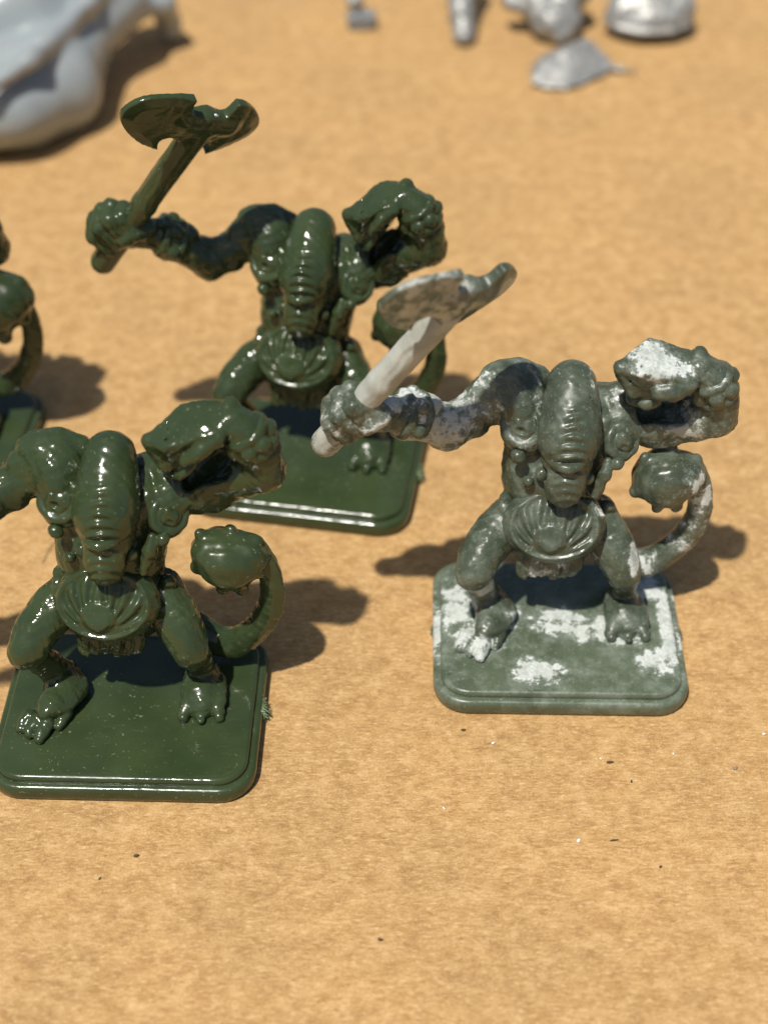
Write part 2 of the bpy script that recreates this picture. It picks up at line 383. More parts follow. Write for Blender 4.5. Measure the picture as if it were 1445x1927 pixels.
    g.limb([((15.43, 7.40, 37.05), 1.9), ((13.76, 7.60, 37.94), 1.9)], .5)
    g.rod((13.91, 8.40, 39.30), (12.76, 5.20, 37.66), 1.05, .95, .25)
    g.ell((11.31, 8.40, 31.19), (2.7, 2.6, 1.5), None, .4, 'cut'); g.ell((8.83, 8.60, 31.31), (1.3, 1.6, 1.9), None, .5, 'cut')
    # legs
    g.curve([((-5.90, 5.80, 16.61), 2.7), ((-8.07, 3.80, 15.60), 2.75), ((-9.83, 1.40, 14.28), 2.65), ((-10.87, -0.40, 13.13), 2.3)], .2)
    g.ball((-10.97, -0.40, 12.58), 2.2, .5)
    g.limb([((-10.79, 0.20, 11.62), 1.7), ((-9.53, 1.80, 7.59), 1.7), ((-8.59, 2.40, 4.88), 1.8)], 0.5)
    g.limb([((-8.59, 2.60, 4.87), 2.0), ((-7.98, 0.60, 4.85), 1.9), ((-8.87, -2.00, 5.08), 1.5), ((-9.57, -3.40, 5.03), .9)], 0.9)
    g.ell((-7.66, -0.00, 4.71), (2.2, 3.4, 1.2), frame((0,0,1),(1,-.45,0)), .8)
    for p, q in (((-11.52, -3.00, 4.95), (-12.22, -4.40, 5.29)), ((-10.55, -3.80, 4.87), (-11.11, -5.30, 4.95)), ((-9.32, -4.00, 4.92), (-9.83, -6.00, 4.98)), ((-7.58, -2.40, 5.35), (-7.88, -4.00, 4.95))):
        g.rod((p[0],p[1],BZ+.75), (q[0],q[1]+.5,BZ+.45), 1.0, .78, .2)
        g.ball((q[0]-.1,q[1]-.1,BZ+.4), .6, .08)
    g.curve([((3.88, 6.00, 16.60), 2.6), ((5.31, 4.20, 15.01), 2.7), ((6.79, 2.40, 12.88), 2.5), ((7.58, 1.40, 11.32), 2.1)], .2)
    g.ball((7.68, 1.40, 10.95), 2.05, .5)
    g.limb([((8.04, 2.20, 9.50), 1.6), ((8.27, 3.60, 5.43), 1.6), ((8.28, 3.60, 3.49), 1.8)], 0.5)
    g.limb([((8.18, 3.40, 4.18), 2.1), ((8.26, 1.20, 4.06), 2.2), ((8.63, -0.80, 3.77), 1.6)], 0.8)
    g.box((8.79, 1.20, 4.07), (2.6, 2.4, .85), frame((0,.05,1),(1,0.05,0)), .8, .8)
    for p, q in (((6.98, -0.80, 3.73), (6.52, -2.30, 3.59)), ((8.63, -0.80, 3.77), (8.54, -2.50, 3.66)), ((10.18, -0.50, 3.87), (10.57, -2.00, 3.74))):
        g.rod((p[0],p[1],BZ+.8), (q[0],q[1]+.5,BZ+.45), 1.05, .8, .2)
        g.ball((q[0]+.1,q[1]-.2,BZ+.4), .58, .08)
    # hip knots, straps and small bosses on the chest
    for c, r in (((-7.05, 4.40, 18.77), 1.0), ((-7.15, 5.20, 19.96), .8), ((5.18, 5.00, 18.96), .9), ((-6.22, 3.60, 27.96), .9), ((5.58, 4.00, 26.66), .8), ((-4.89, 2.70, 24.88), .62)):
        g.ball(c, r, .35)
    g.limb([((4.31, 4.00, 26.97), .55), ((3.97, 3.40, 25.42), .85), ((3.18, 2.80, 22.66), .5)], .3)
    g.limb([((-3.89, 8.40, 33.10), .6), ((-3.85, 6.60, 30.17), .6), ((-4.25, 5.00, 27.44), .5)], .5)
    for q in ((-5.70, 10.50, 34.96), (-4.78, 10.20, 34.74), (5.38, 10.20, 32.37), (6.25, 10.00, 32.22)): g.ball(q, .9, .3)
    # skin folds beside the waist
    g.rough(0.10, 3.2, 1); g.rough(0.06, 1.4, 2); g.rough(0.03, .7, 3)
    return g.mesh('body')

def sculpt_head():
    g = Clay((-7, -3, 20), (7, 14, 42), 0.13)
    a = (-0.16, 8.80, 34.65); b = (-0.33, 5.90, 32.00); c = (-0.49, 4.00, 30.14)
    g.curve([(a, 2.85), (b, 3.5), (c, 3.6)], .3)
    # low ridges down the middle of the skull, curling round towards the brow
    o = V((-0.33, 5.90, 32.00)); sl, X, Y, Z = g._sub(g.lo, g.lo + g.h*g.n)
    u = X - o[0] - .1; s_ = -((Y-o[1])*UP[1] + (Z-o[2])*UP[2]); q = s_ - u*u*.10 + .04*np.sin(u*2.3)
    win = np.clip((q+1.6)/1.2, 0, 1)*np.clip((6.2-q)/.6, 0, 1)*np.clip((1.1 + q*.24 - np.abs(u))/.9, 0, 1)
    g.D[sl] -= (win*(.14+.014*np.clip(q,-2,7))*np.sin(2*math.pi*q/1.12 + .35*np.sin(u*1.7+q))).astype(np.float32)
    # snout with its own rings
    g.curve([((-0.46, 4.00, 28.20), 3.2), ((-0.55, 2.90, 26.85), 2.7), ((-0.70, 2.00, 25.74), 2.5), ((-0.74, 1.80, 24.50), 2.2)], .15)
    o = V((-0.58, 1.90, 25.67))
    u = X - o[0]; s_ = -((Y-o[1])*UP[1] + (Z-o[2])*UP[2]); q = s_ - u*u*.09
    win = np.clip((q+1.6)/.6, 0, 1)*np.clip((2.9-q)/.6, 0, 1)*np.clip((2.0-np.abs(u))/.8, 0, 1)
    g.D[sl] -= (win*.10*np.sin(2*math.pi*q/1.0)).astype(np.float32)
    g.curve([((-2.72, 2.20, 28.90), .35), ((-1.83, 0.80, 28.91), .4), ((-0.78, 0.20, 28.97), .42), ((0.47, 0.70, 29.04), .4), ((1.52, 2.00, 29.30), .35)], .4)
    # eyes under the brow: sockets with a bead in each
    for p, d in (((-3.23, 2.60, 26.08), -1), ((1.91, 2.60, 25.50), 1)):
        g.ball(V(*p)+V(.3*d,-.3,.2), (1.3,1.2,1.0), .3, 'cut'); g.ball(V(*p)+V(.1*d,.2,-.1), .85, .15)
    g.ball((-2.98, 3.60, 23.27), .55, .3); g.ball((2.38, 3.60, 22.52), .55, .3)
    g.rough(0.05, 2.0, 5)
    return g.mesh('head')

def sculpt_disc(c, n, r, hole):
    g = Clay(np.array(c)-5, np.array(c)+5, 0.13); n = unit(n); M = frame(n); c = np.array(c)
    g.ell(c, (r, r*1.12, 1.5), M, .3); g.ring(c+n*.95, n, r*.76, .5, .4)
    g.ell(c+n*1.2, (r*.5, r*.5, .9), M, .3); g.ball(c+n*1.9+M[1]*r*hole-M[0]*.3, (r*.24)*1.0, .35, 'cut'); g.ball(c+n*1.7+M[0]*-.4+M[1]*.5, r*.22, .3)
    g.ring(c+n*1.35+M[0]*.2, n, r*.4, .22, .3)
    return g.rough(0.07, 1.8, 7)

def sculpt_belly():
    c = np.array((-1.45, 2.20, 18.47)); n = unit((-.05, -.84, .54)); M = frame(n)          # rows: right, up the plate, outwards
    g = Clay(c-9, c+9, 0.15)
    pad = np.array([-.45, -1.5]); pr = 1.75
    def relief(u, v, w_):
        e = np.sqrt((u/6.1)**2 + (v/4.7)**2)
        rim = np.exp(-((e-.86)/.06)**2)*.38
        du, dv = u-pad[0], v-pad[1]+1.6; rr = np.sqrt(du*du + dv*dv); phi = np.arctan2(np.abs(du), dv) + .07*rr      # a fan of ribs opening upwards from the pad
        inside = np.clip((.80-e)/.08, 0, 1)*np.clip((np.sqrt((u-pad[0])**2+(v-pad[1])**2)-pr)/.35, 0, 1)
        ribs = .24*np.cos(phi*19)*inside*np.clip((rr-2.2)/1.0, 0, 1)
        bowl = -.5*np.clip(1-e, 0, 1)*inside
        return np.clip(w_+.2, 0, 1)*(rim + ribs + bowl)
    g.ell(c, (6.2, 4.8, 2.8), M, .3, 'add', relief)
    pc = c + M[0]*pad[0] + M[1]*pad[1]
    g.rod(pc + M[2]*.4, pc + M[2]*1.6, pr, pr, .2)
    g.put(lambda X, Y, Z: -(M[2][0]*(X-pc[0]) + M[2][1]*(Y-pc[1]) + M[2][2]*(Z-pc[2]) - 2.75), c-6, c+6, .12, 'cut')
    for t in (-1, 1):
        g.rod(c + M[0]*2.2*t + M[1]*3.6 + M[2]*1.6, c + M[0]*5.6*t + M[1]*1.2 + M[2]*.9, .45, .4, .3)
    return g.rough(0.06, 2.2, 9).mesh('belly_plate')

def sculpt_loincloth():
    g = Clay((-10, -3, 4), (6, 9, 17), 0.14)
    c = V(*(-1.73, 1.90, 12.48))
    g.box(c + V(0,1.0,.4), (3.7, 1.5, 1.7), frame((0,-.2,1)), .6, .4)
    for i in range(6):
        x = -3.2 + i*1.28
        g.rod(c + V(x, .1 - .25*(i % 2), 1.2), c + V(x*.95, -.3, -1.75 + .22*((i*7) % 3)), .85, .78, .1)
        g.rod(c + V(x+.5, -.5, 1.0), c + V(x*.95+.4, -.75, -.5), .55, .5, .12)
    g.rod(c+V(-4,.1,1.9), c+V(4,.1,2.0), .75, .75, .2)
    return g.rough(0.12, 1.4, 11).mesh('loincloth')

def sculpt_tail():
    g = Clay((3, 0, 6), (22, 14, 33), 0.17)
    pts = [((7.03, 8.00, 7.68), 2.3), ((10.08, 7.20, 6.91), 1.95), ((12.58, 6.90, 8.39), 1.75), ((14.87, 6.80, 11.33), 1.6), ((16.29, 6.80, 14.55), 1.5),
           ((16.74, 6.90, 18.04), 1.4), ((16.15, 7.00, 21.42), 1.35), ((14.95, 7.20, 23.36), 1.5), ((13.68, 7.20, 23.34), 1.6)]
    g.curve(pts, .1, 6, 'add', ((0, .7, -.6), .8))
    rid = [(V(*p) + np.array(UP)*r*.82, .42) for p, r in pts[:-1]]; g.curve(rid, .3)
    rid = [(V(*p) + V(.9,-.35,-.3)*r*.9, .35) for p, r in pts[1:-1]]; g.curve(rid, .3)
    g.rough(0.07, 2.2, 13)
    return g.mesh('tail')

def sculpt_club():
    c = V(*(11.83, 6.60, 22.30)); g = Clay(c-7, c+7, 0.15)
    g.ball(c, (3.9, 3.7, 3.6), .5); g.ball(c + V(1.8,0,.6), (3.0,2.9,2.7), .8)
    k = [(-3.4,-.6,-2.0), (-.6,-1.5,-3.6), (1.7,-1.6,-3.4), (3.8,-.6,-1.3), (3.6,.4,2.4), (.6,1.0,3.7), (-2.6,.3,2.9), (0,3.6,1), (2.5,3,-1), (-2,3.4,-1.5), (4.4,.2,.7)]
    for q in k:
        q = np.array(q); g.rod(c + q*.7, c + q*.98, 1.3, .72, .5)
    M = frame((-.2,-.8,.55))
    g.ell(c + M[2]*2.3, (2.3, 2.1, 1.6), M, .35)
    g.rough(0.12, 2.6, 15)
    return g.mesh('tail_club')

def sculpt_bracer(c0, c1, r, studs, seed):
    c0 = np.array(c0, float); c1 = np.array(c1, float); m = (c0+c1)/2
    g = Clay(np.minimum(c0, c1)-r-2.5, np.maximum(c0, c1)+r+2.5, 0.15); n = unit(c1-c0); M = frame(n, (0, 0, 1))
    g.ring(c0, n, r, .62, .3, x=(0,0,1)); g.ring(c1, n, r*1.03, .62, .3, x=(0,0,1)); g.rod(c0, c1, r, r, .3)
    for a in studs:
        p = m + (M[0]*math.cos(a) + M[1]*math.sin(a))*(r+.15); g.ball(p, 1.0, .25)
    return g.rough(0.07, 1.8, seed).mesh('bracer')

AXE_L = ((.15,-.45,.88), (.8,.5,.1), (-22.5,-7.4,54.3)); AXE_M = ((.57,-.08,.82), (.64,.67,-.38), (-12.21,.97,52.75)); AXE_R = ((.53,-.14,.84), (.68,.66,-.32), (-14.13,-.45,52.83))
AXO = np.array((-14.6, 3.6, 48.2))                                     # socket of the axe
AXA = unit(np.array((0.60, -0.02, 0.80))); AXW = unit(np.array((.74, .46, -.40)) - AXA*(AXA@np.array((.74, .46, -.40)))); AXN = np.cross(AXW, AXA)
BLADE_R = [(0,2.5),(2.0,2.4),(2.5,3.0),(2.9,4.9),(4.3,4.7),(6.4,3.6),(8.2,1.9),(8.9,.3),(8.5,-1.1),(7.4,-2.2),(5.6,-3.4),(3.0,-4.3),(3.3,-3.2),(2.9,-2.3),(2.0,-2.2),(0,-2.6)]
BLADE_L = [(0,2.6),(-2.2,2.4),(-3.0,3.2),(-3.2,4.9),(-5.6,4.7),(-8.6,3.6),(-10.2,2.0),(-10.7,.2),(-9.9,-1.5),(-8.2,-2.9),(-6.2,-3.9),(-3.9,-4.3),(-4.3,-3.0),(-3.6,-2.0),(-2.2,-2.0),(0,-2.6)]
def sculpt_axe_head():
    # local frame: x along the blades, y through their thickness, z along the handle
    g = Clay((-12.5, -3.2, -6), (11, 3.2, 6.5), 0.14)
    def plate(poly, side):
        Q = np.array(poly + poly[:1], float); S_ = []                     # rounded outline, horns and notches kept sharp
        for i in range(len(Q)-1):
            a_, b_ = Q[i], Q[i+1]; pa = Q[i-1] if i else Q[-2]; pb = Q[(i+2) % (len(Q)-1)]
            sharp = lambda u, v: (u@v)/(np.linalg.norm(u)*np.linalg.norm(v)+1e-9) < .5
            ta = (b_-a_) if sharp(a_-pa, b_-a_) else (b_-pa)/2; tb = (b_-a_) if sharp(b_-a_, pb-b_) else (pb-a_)/2
            for t in (0, .25, .5, .75): S_.append(tuple((2*t**3-3*t*t+1)*a_ + (t**3-2*t*t+t)*ta + (-2*t**3+3*t*t)*b_ + (t**3-t*t)*tb))
        poly = S_; n = len(poly)
        def f(X, Y, Z):
            d = np.full(np.broadcast(X, Z).shape, 1e9, np.float32); ins = np.zeros(d.shape, bool)
            for i in range(n):
                (x0, z0), (x1, z1) = poly[i], poly[(i+1) % n]; ex, ez = x1-x0, z1-z0
                t = np.clip(((X-x0)*ex + (Z-z0)*ez)/(ex*ex+ez*ez), 0, 1)
                d = np.minimum(d, (X-x0-t*ex)**2 + (Z-z0-t*ez)**2)
                c = ((z0 > Z) != (z1 > Z)) & (X < ex*(Z-z0)/(ez if abs(ez) > 1e-6 else 1e-6) + x0); ins ^= c
            d = np.sqrt(d); d = np.where(ins, -d, d)
            th = np.minimum(.34 + np.clip(-d, 0, 1.3)*.22, .62) + np.clip(1 - np.abs(X)/5.5, 0, 1)*.55
            bend = .035*(np.abs(X)-2).clip(0)**1.6
            return np.maximum(d, np.abs(Y - bend*side) - th)*.85
        return f
    g.put(plate(BLADE_R, 1), (-1, -3, -6), (11, 3, 6), .25); g.put(plate(BLADE_L, 1), (-12, -3, -6), (1, 3, 6), .25)
    g.rod((0,0,-4.2), (0,0,1.6), 1.7, 1.35, .9); g.rod((-2.4,0,1.0), (3.6,0,1.0), 1.25, 1.3, 1.0)
    g.rough(0.02, 2.8, 17)
    return g.mesh('axe_head')
def sculpt_handle():
    g = Clay((-2.8, -2.8, -29), (2.8, 2.8, 0), 0.16)
    pts = [((0,0,-27.4), 1.72), ((0,0,-15), 1.62), ((0,0,-2), 1.7)]
    g.limb(pts, .5)
    def grain(X, Y, Z):                                                 # carved wood grain running up the shaft
        a = np.arctan2(Y, X) + .25*np.sin(Z*.45) + .1*np.sin(Z*1.3)
        return (.045*np.sin(a*7) + .03*np.sin(a*13+Z*.4))*(.7+.3*np.sin(Z*.5))
    sl, X, Y, Z = g._sub(g.lo, g.lo + g.h*g.n); g.D[sl] += grain(X, Y, Z).astype(np.float32)
    return g.mesh('axe_handle')

def rounded_rect(hx, hy, r, inset, seg=9):
    hx, hy, r = hx-inset, hy-inset, max(r-inset*.8, .25); p = []
    for cx, cy, a0 in ((hx-r, hy-r, 0), (-hx+r, hy-r, 90), (-hx+r, -hy+r, 180), (hx-r, -hy+r, 270)):
        for i in range(seg+1):
            a = R(a0 + 90*i/seg); p.append((cx + r*math.cos(a), cy + r*math.sin(a)))
    # straight runs get extra points so that the top carries fine attributes
    q = []
    for i, a in enumerate(p):
        b = p[(i+1) % len(p)]; q.append(a)
        if i % (seg+1) == seg:
            for k in range(1, 40): q.append((a[0]+(b[0]-a[0])*k/40, a[1]+(b[1]-a[1])*k/40))
    return q
def base_mesh(name, prof, hx=15.6, hy=12.3, r=4.2, fill=True):
    v, f = [], []
    for ins, z in prof:
        for x, y in rounded_rect(hx, hy, r, ins): v.append((x*MM, y*MM, z*MM))
    n = len(rounded_rect(hx, hy, r, 0))
    for k in range(len(prof)-1):
        for i in range(n): j = (i+1) % n; f.append((k*n+i, k*n+j, (k+1)*n+j, (k+1)*n+i))
    f.append([i for i in range(n)][::-1]); f.append([(len(prof)-1)*n+i for i in range(n)])
    me = bpy.data.meshes.new(name); me.from_pydata(v, [], f); me.polygons.foreach_set('use_smooth', [True]*len(me.polygons)); me.update()
    return me
def sculpt_base():
    lip = [(.35,0),(.12,.25),(0,.8),(0,1.7),(.06,1.95),(.22,2.15),(.45,2.25),(.78,2.28),(1.3,2.28)]
    top = [(.95,2.1),(.92,2.45),(.95,2.72),(1.05,2.92),(1.22,3.05),(1.45,3.1)] + [(1.45+.55*i, 3.1) for i in range(1, 19)]
    return base_mesh('base', lip), base_mesh('plinth', top)

def frayed(seed, n=110):
    """a torn nub of casting flash: many thin curled shreds"""
    rs = random.Random(seed); v, f = [], []
    for i in range(n):
        p = Vector((rs.uniform(-.2,.3), rs.uniform(-1.1,1.1), rs.uniform(-.9,.7))); d = Vector((rs.uniform(.3,1), rs.uniform(-.7,.7), rs.uniform(-.6,.8))).normalized()
        L = rs.uniform(.35,1.15)*(1-.5*abs(p.y)); wd = rs.uniform(.07,.2); side = d.cross(Vector((rs.uniform(-1,1), rs.uniform(-1,1), 1))).normalized()*wd; up_ = d.cross(side).normalized()*wd*.6
        k = len(v); cur = Vector((rs.uniform(-.2,.2), rs.uniform(-.2,.2), rs.uniform(-.3,.3)))
        for t in (0, .5, 1):
            c = p + d*L*t + cur*t*t; s_ = 1-.8*t
            v += [tuple((c+side*s_)*MM), tuple((c+up_*s_)*MM), tuple((c-side*s_)*MM), tuple((c-up_*s_)*MM)]
        for t in (0, 1):
            for j in range(4): a = k+t*4+j; b = k+t*4+(j+1) % 4; f.append((a, b, b+4, a+4))
        f.append((k+8, k+9, k+10, k+11))
    me = bpy.data.meshes.new('frayed_flash'); me.from_pydata(v, [], f); me.update(); return me

MESH = {}
MESH['body'] = sculpt_body(); MESH['head'] = sculpt_head()
MESH['disc1'] = sculpt_disc((-5.51, 6.20, 30.48), (-.22,-.72,.62), 3.0, -.35).mesh('chest_disc'); MESH['disc2'] = sculpt_disc((5.71, 6.80, 27.88), (.38,-.7,.52), 2.5, -.45).mesh('chest_disc')
MESH['belly'] = sculpt_belly(); MESH['loin'] = sculpt_loincloth(); MESH['tail'] = sculpt_tail(); MESH['club'] = sculpt_club()
MESH['bracer1'] = sculpt_bracer((-17.94, 5.90, 32.12), (-19.85, 5.00, 32.99), 2.35, (-.6, .5, 1.9, 3.2, 4.5), 21)
MESH['bracer2'] = sculpt_bracer((16.49, 7.40, 34.75), (15.39, 7.30, 36.82), 2.05, (-.9, .2, 1.2, 2.3, 3.6, 4.6), 22)
MESH['axehead'] = sculpt_axe_head(); MESH['handle'] = sculpt_handle(); MESH['base'], MESH['plinth'] = sculpt_base(); MESH['flash'] = frayed(3)

# ------------------------------------------------------------------ the setting
def cardboard():
    me = bpy.data.meshes.new('cardboard'); s = 1.2
    me.from_pydata([(-s,-s,0),(s,-s,0),(s,s,0),(-s,s,0)], [], [(0,1,2,3)]); me.update()
    return tag(ob('cardboard_ground', me, None, M_CARD), kind='structure')
cardboard()

# ------------------------------------------------------------------ the figurines
PARTS = [('base','base'),('plinth','plinth'),('body','body'),('head','head'),('disc1','chest_disc'),('disc2','chest_disc'),('belly','belly_plate'),
         ('loin','loincloth'),('tail','tail'),('bracer1','bracer'),('bracer2','bracer')]
def figurine(x, y, yaw, mat, flash_sides, axe=None, over=None, handmat=None):
    t = bpy.data.objects.new('monster_figurine', None); sc.collection.objects.link(t)
    t.empty_display_size = 0.01; t.location = (x*MM, y*MM, 0); t.rotation_euler = (0, 0, R(yaw))
    for k, n in PARTS:
        o = ob(n, (over or MESH)[k], t, M_STRIP_BASE if mat is M_STRIP and k in ('base', 'plinth') else mat)
        if k == 'tail': ob('tail_club', (over or MESH)['club'], o, mat)
    # the axe: an Empty at its socket that parents handle and blades
    a = bpy.data.objects.new('axe', None); sc.collection.objects.link(a); a.parent = t; a.empty_display_size = 0.01
    A, W, O = (axe or (AXA, AXW, AXO)); A = unit(A); W = unit(np.array(W) - A*(A@np.array(W))); N = np.cross(A, W)
    a.matrix_local = Matrix([[W[i], N[i], A[i], O[i]*MM] for i in range(3)] + [[0,0,0,1]])
    ob('axe_handle', (over or MESH)['handle'], a, mat); ob('axe_head', (over or MESH)['axehead'], a, mat)
    for s, yy in flash_sides:
        f = ob('torn_flash', MESH['flash'], t, M_FLASH if mat is M_GREEN else M_STRIP_BASE, (15.4*s*MM, yy*MM, 1.4*MM)); f.scale = (1,)*3 if mat is M_GREEN else (.6,)*3; f.rotation_euler = (0, 0, 0 if s > 0 else math.pi)
    return t

# flakes of old paint left on the stripped one (mm, in the figurine's own frame)
BODY_SPOTS = [((8.67, 5.00, 41.64), 3.6, .42), ((5.68, 5.00, 41.96), 2.6, .33), ((12.39, 5.00, 40.21), 3, .25), ((-17.20, 5.00, 35.60), 4, .40), ((-19.63, 4.00, 36.74), 3, .36), ((-14.01, 6.00, 30.51), 6, .27), ((-17.74, 5.00, 31.27), 4, .30), ((14.18, 7.00, 28.91), 5, .26),
    ((-26.81, 2.00, 34.39), 3.5, .24), ((-23.17, 1.00, 34.49), 3, .28), ((4.67, 8.00, 34.33), (1.2,2.5,2.5), .42), ((-4.10, 8.00, 32.23), (.9,4,5), .30), ((-11.05, 9.00, 35.65), 2.2, .25), ((11.33, 8.00, 27.62), 4, .22), ((16.61, 7.00, 29.36), 3, .2),
    ((-7.72, 3.00, 20.74), 2, .26), ((-9.24, 0.00, 10.18), 2.4, .30), ((8.66, 1.00, 14.11), (.9,3,3.5), .36), ((-9.74, -5.00, 3.58), 2.4, .34), ((-12.02, -3.00, 4.26), 2.4, .34), ((-6.66, 0.00, 4.54), 1.6, .38),
    ((9.08, -1.00, 2.53), 2.2, .34), ((2.96, 3.00, 11.12), 3, .2), ((-6.37, 10.00, 35.34), 2, .2)]
SM = {k: m.copy() for k, m in MESH.items()}
for k, sp in (('body', BODY_SPOTS), ('head', [((2.41, 8.00, 35.47), (1.0,4,4), .28), ((-1.02, 1.50, 27.01), (2,1,.7), .30), ((-3.89, 3.00, 25.05), 1.2, .26)]),
              ('disc1', [((-5.65, 4.00, 29.09), (2.6,1.5,1), .26)]), ('disc2', [((4.37, 5.00, 31.63), 1.8, .26)]), ('belly', [((-7.81, 3.00, 22.45), 1.8, .25), ((3.90, 2.00, 21.01), 1.5, .24)]),
              ('loin', [((-1.82, 1.00, 12.09), 3, .24)]), ('tail', [((10.76, 6.00, 8.77), 2.6, .30), ((14.88, 6.00, 13.02), 4, .25), ((15.99, 6.00, 19.28), 3.4, .24)]),
              ('club', [((14.70, 5.00, 23.17), 2.2, .34), ((12.21, 4.00, 21.90), 1.6, .2)]), ('bracer1', [((-19.03, 5.00, 36.34), 3, .36), ((-19.27, 5.00, 30.05), 2, .30)]), ('bracer2', [((15.60, 6.00, 39.49), 2.4, .24)]),
              ('handle', [((0,0,-14), (5,5,20), .45)]), ('axehead', [((-5,0,1), 7, .29), ((6,0,1), (2.4,4,2.6), .32), ((0,0,-4), 3, .34)]),
              ('plinth', [((-2.7,-8.0,3.1), (3.6,2.5,1), .38), ((.6,.6,3.1), (5.4,2.6,1), .38), ((3,-1,3.1), (2,2,1), .34), ((5.8,0,3.1), (1.6,2.6,1), .38), ((-9.6,-2.2,3.1), (4.2,3.2,1), .34), ((-5.6,1.6,3.1), (1.4,3,1), .37),
                          ((13.8,0,3.1), (1.2,8,1), .36), ((11.6,-6,3.1), (2.6,2.4,1), .31), ((-12.6,4,3.1), (2.4,5,1), .31), ((12,7,3.1), (2.6,3.4,1), .32), ((8,-1.6,3.1), (3,2,1), .34)]),
              ('base', [((-15.4,0,1.5), (1.2,9,2), .30), ((15.4,2,1.5), (1.2,9,2), .27)])):
    paint(SM[k], sp); paint(SM[k], [((0,0,0), 99, 1)] if k in ('handle',) else [((-4,0,0), 8, 1)] if k == 'axehead' else [], 'solid')
paint(SM['body'], [((-25.83, 1.00, 36.76), (1.3,2,2.4), .40), ((-27.48, 1.00, 34.81), (1.3,2,1.5), .40), ((4.80, 7.00, 33.96), 1.6, .42)], 'purple')
paint(SM['body'], [((-15.28, 5.00, 31.31), 6, .8), ((12.36, 7.00, 28.48), 5, .8)], 'solid')
tr = figurine(21.8, -24.4, -1.1, M_STRIP, ((1, .6), (-1, .3)), AXE_R, SM)
def smooth(t): t = np.clip(t, 0, 1); return t*t*(3-2*t)
def variant(arm, tail, hand, legs=0.0):
    """each casting has set a little differently: raised arm, tail and axe hand are bent by a few millimetres"""
    def fb(c):
        c = c.copy(); k = smooth((c[:, 0]-6)/7)*smooth((c[:, 2]-22)/6); c += k[:, None]*np.array(arm)
        k = smooth((-c[:, 0]-12)/9)*smooth((c[:, 2]-20)/5); c += k[:, None]*np.array(hand); return c
    def ft(c): c = c.copy(); k = smooth((c[:, 0]-7)/6); return c + k[:, None]*np.array(tail)
    m = dict(MESH)
    for k in ('body', 'bracer1', 'bracer2'): m[k] = warp(MESH[k], fb)
    for k in ('tail', 'club'): m[k] = warp(MESH[k], ft)
    return m
tm = figurine(-10.5, 8.7, -9.5, M_GREEN, ((1, .5),), AXE_M, variant((-1.8, 0, 3.2), (0, 0, 0), (0, 0, 1.1)))
tl = figurine(-30.2, -37.2, -1.5, M_GREEN, ((1, 1.0),), AXE_L, variant((-.2, 0, 2.9), (.2, 0, -1.2), (0, 0, .5)))
def bent(c):
    c = c.copy(); k = np.clip((c[:, 0]-4)/8, 0, 1)*np.clip((c[:, 2]-24)/5, 0, 1); c[:, 0] -= 4.2*k*k*(3-2*k); c[:, 2] -= .8*k; return c
UM = dict(MESH); UM['body'] = warp(MESH['body'], bent); UM['bracer2'] = warp(MESH['bracer2'], bent)
UM['club'] = warp(MESH['club'], lambda c: (c - c.mean(0))*1.3 + c.mean(0) + np.array((.2, -1.2, .6)))
tu = figurine(-66.6, 13.4, -6, M_GREEN, (), None, UM)

TAG = {tr: 'matt grey-green monster figurine with flakes of pale paint on its base and axe',
       tm: 'glossy dark green monster figurine behind the others, raising its double-bladed axe',
       tl: 'glossy dark green monster figurine at the lower left, its axe arm outside the frame',
       tu: 'glossy green figurine mostly outside the left edge, showing elbow, tail club and base corner'}
for o, l in TAG.items(): tag(o, l, 'figurine', 'monster figurines standing on the cardboard')

# ------------------------------------------------------------------ out-of-focus pieces along the far side
def sculpt_resin():
    g = Clay((-125, 72, -2), (-30, 215, 40), 0.6)
    g.limb([((-67.79, 107.16, 7.00), 9.2), ((-62.74, 110.67, 8.00), 8.4), ((-60.97, 121.71, 9.00), 6.6), ((-57.67, 127.09, 11.00), 5.0), ((-53.07, 133.36, 13.00), 5.0), ((-51.50, 141.92, 13.00), 5)], 4)
    g.ball((-71.85, 103.21, 8.00), (13, 12, 8), 4); g.ball((-61.85, 109.49, 6.00), (7, 8, 5.5), 3)
    g.limb([((-76.68, 118.49, 14.00), 8), ((-69.28, 123.15, 15.00), 7.0), ((-63.26, 130.15, 15.00), 6)], 4); g.ball((-71.65, 126.91, 17.00), 9, 3)
    g.limb([((-70.17, 91.51, 16.00), 1.3), ((-62.82, 99.56, 18.00), 1.5), ((-56.09, 122.37, 18.00), 1.6), ((-51.19, 135.47, 18.00), 1.6)], 2.5)
    g.limb([((-53.16, 133.16, 12.00), 3.0), ((-48.68, 136.06, 11.00), 2.3), ((-44.65, 139.95, 10.00), 2.6), ((-44.31, 143.45, 5.00), 2.5), ((-44.29, 143.54, 3.00), 2.7)], 1.2)
    return g.rough(.25, 14, 31).mesh('resin_body')
def piece(me, name, label, cat, mat, org):
    o = ob(name, me, None, mat, tuple(v*MM for v in org)); return tag(o, label, cat)
def drop(me):
    """settle a mesh on the cardboard"""
    n = len(me.vertices); co = np.empty(n*3, np.float32); me.vertices.foreach_get('co', co); co = co.reshape(-1, 3)
    co[:, 2] = np.maximum(co[:, 2], 0.0); me.vertices.foreach_set('co', co.ravel()); me.update(); return me
rz = piece(drop(sculpt_resin()), 'resin_casting', 'large smooth pale grey casting with rounded bulge and thin leg in the upper left corner', 'casting', M_RESIN, (0, 0, 0))

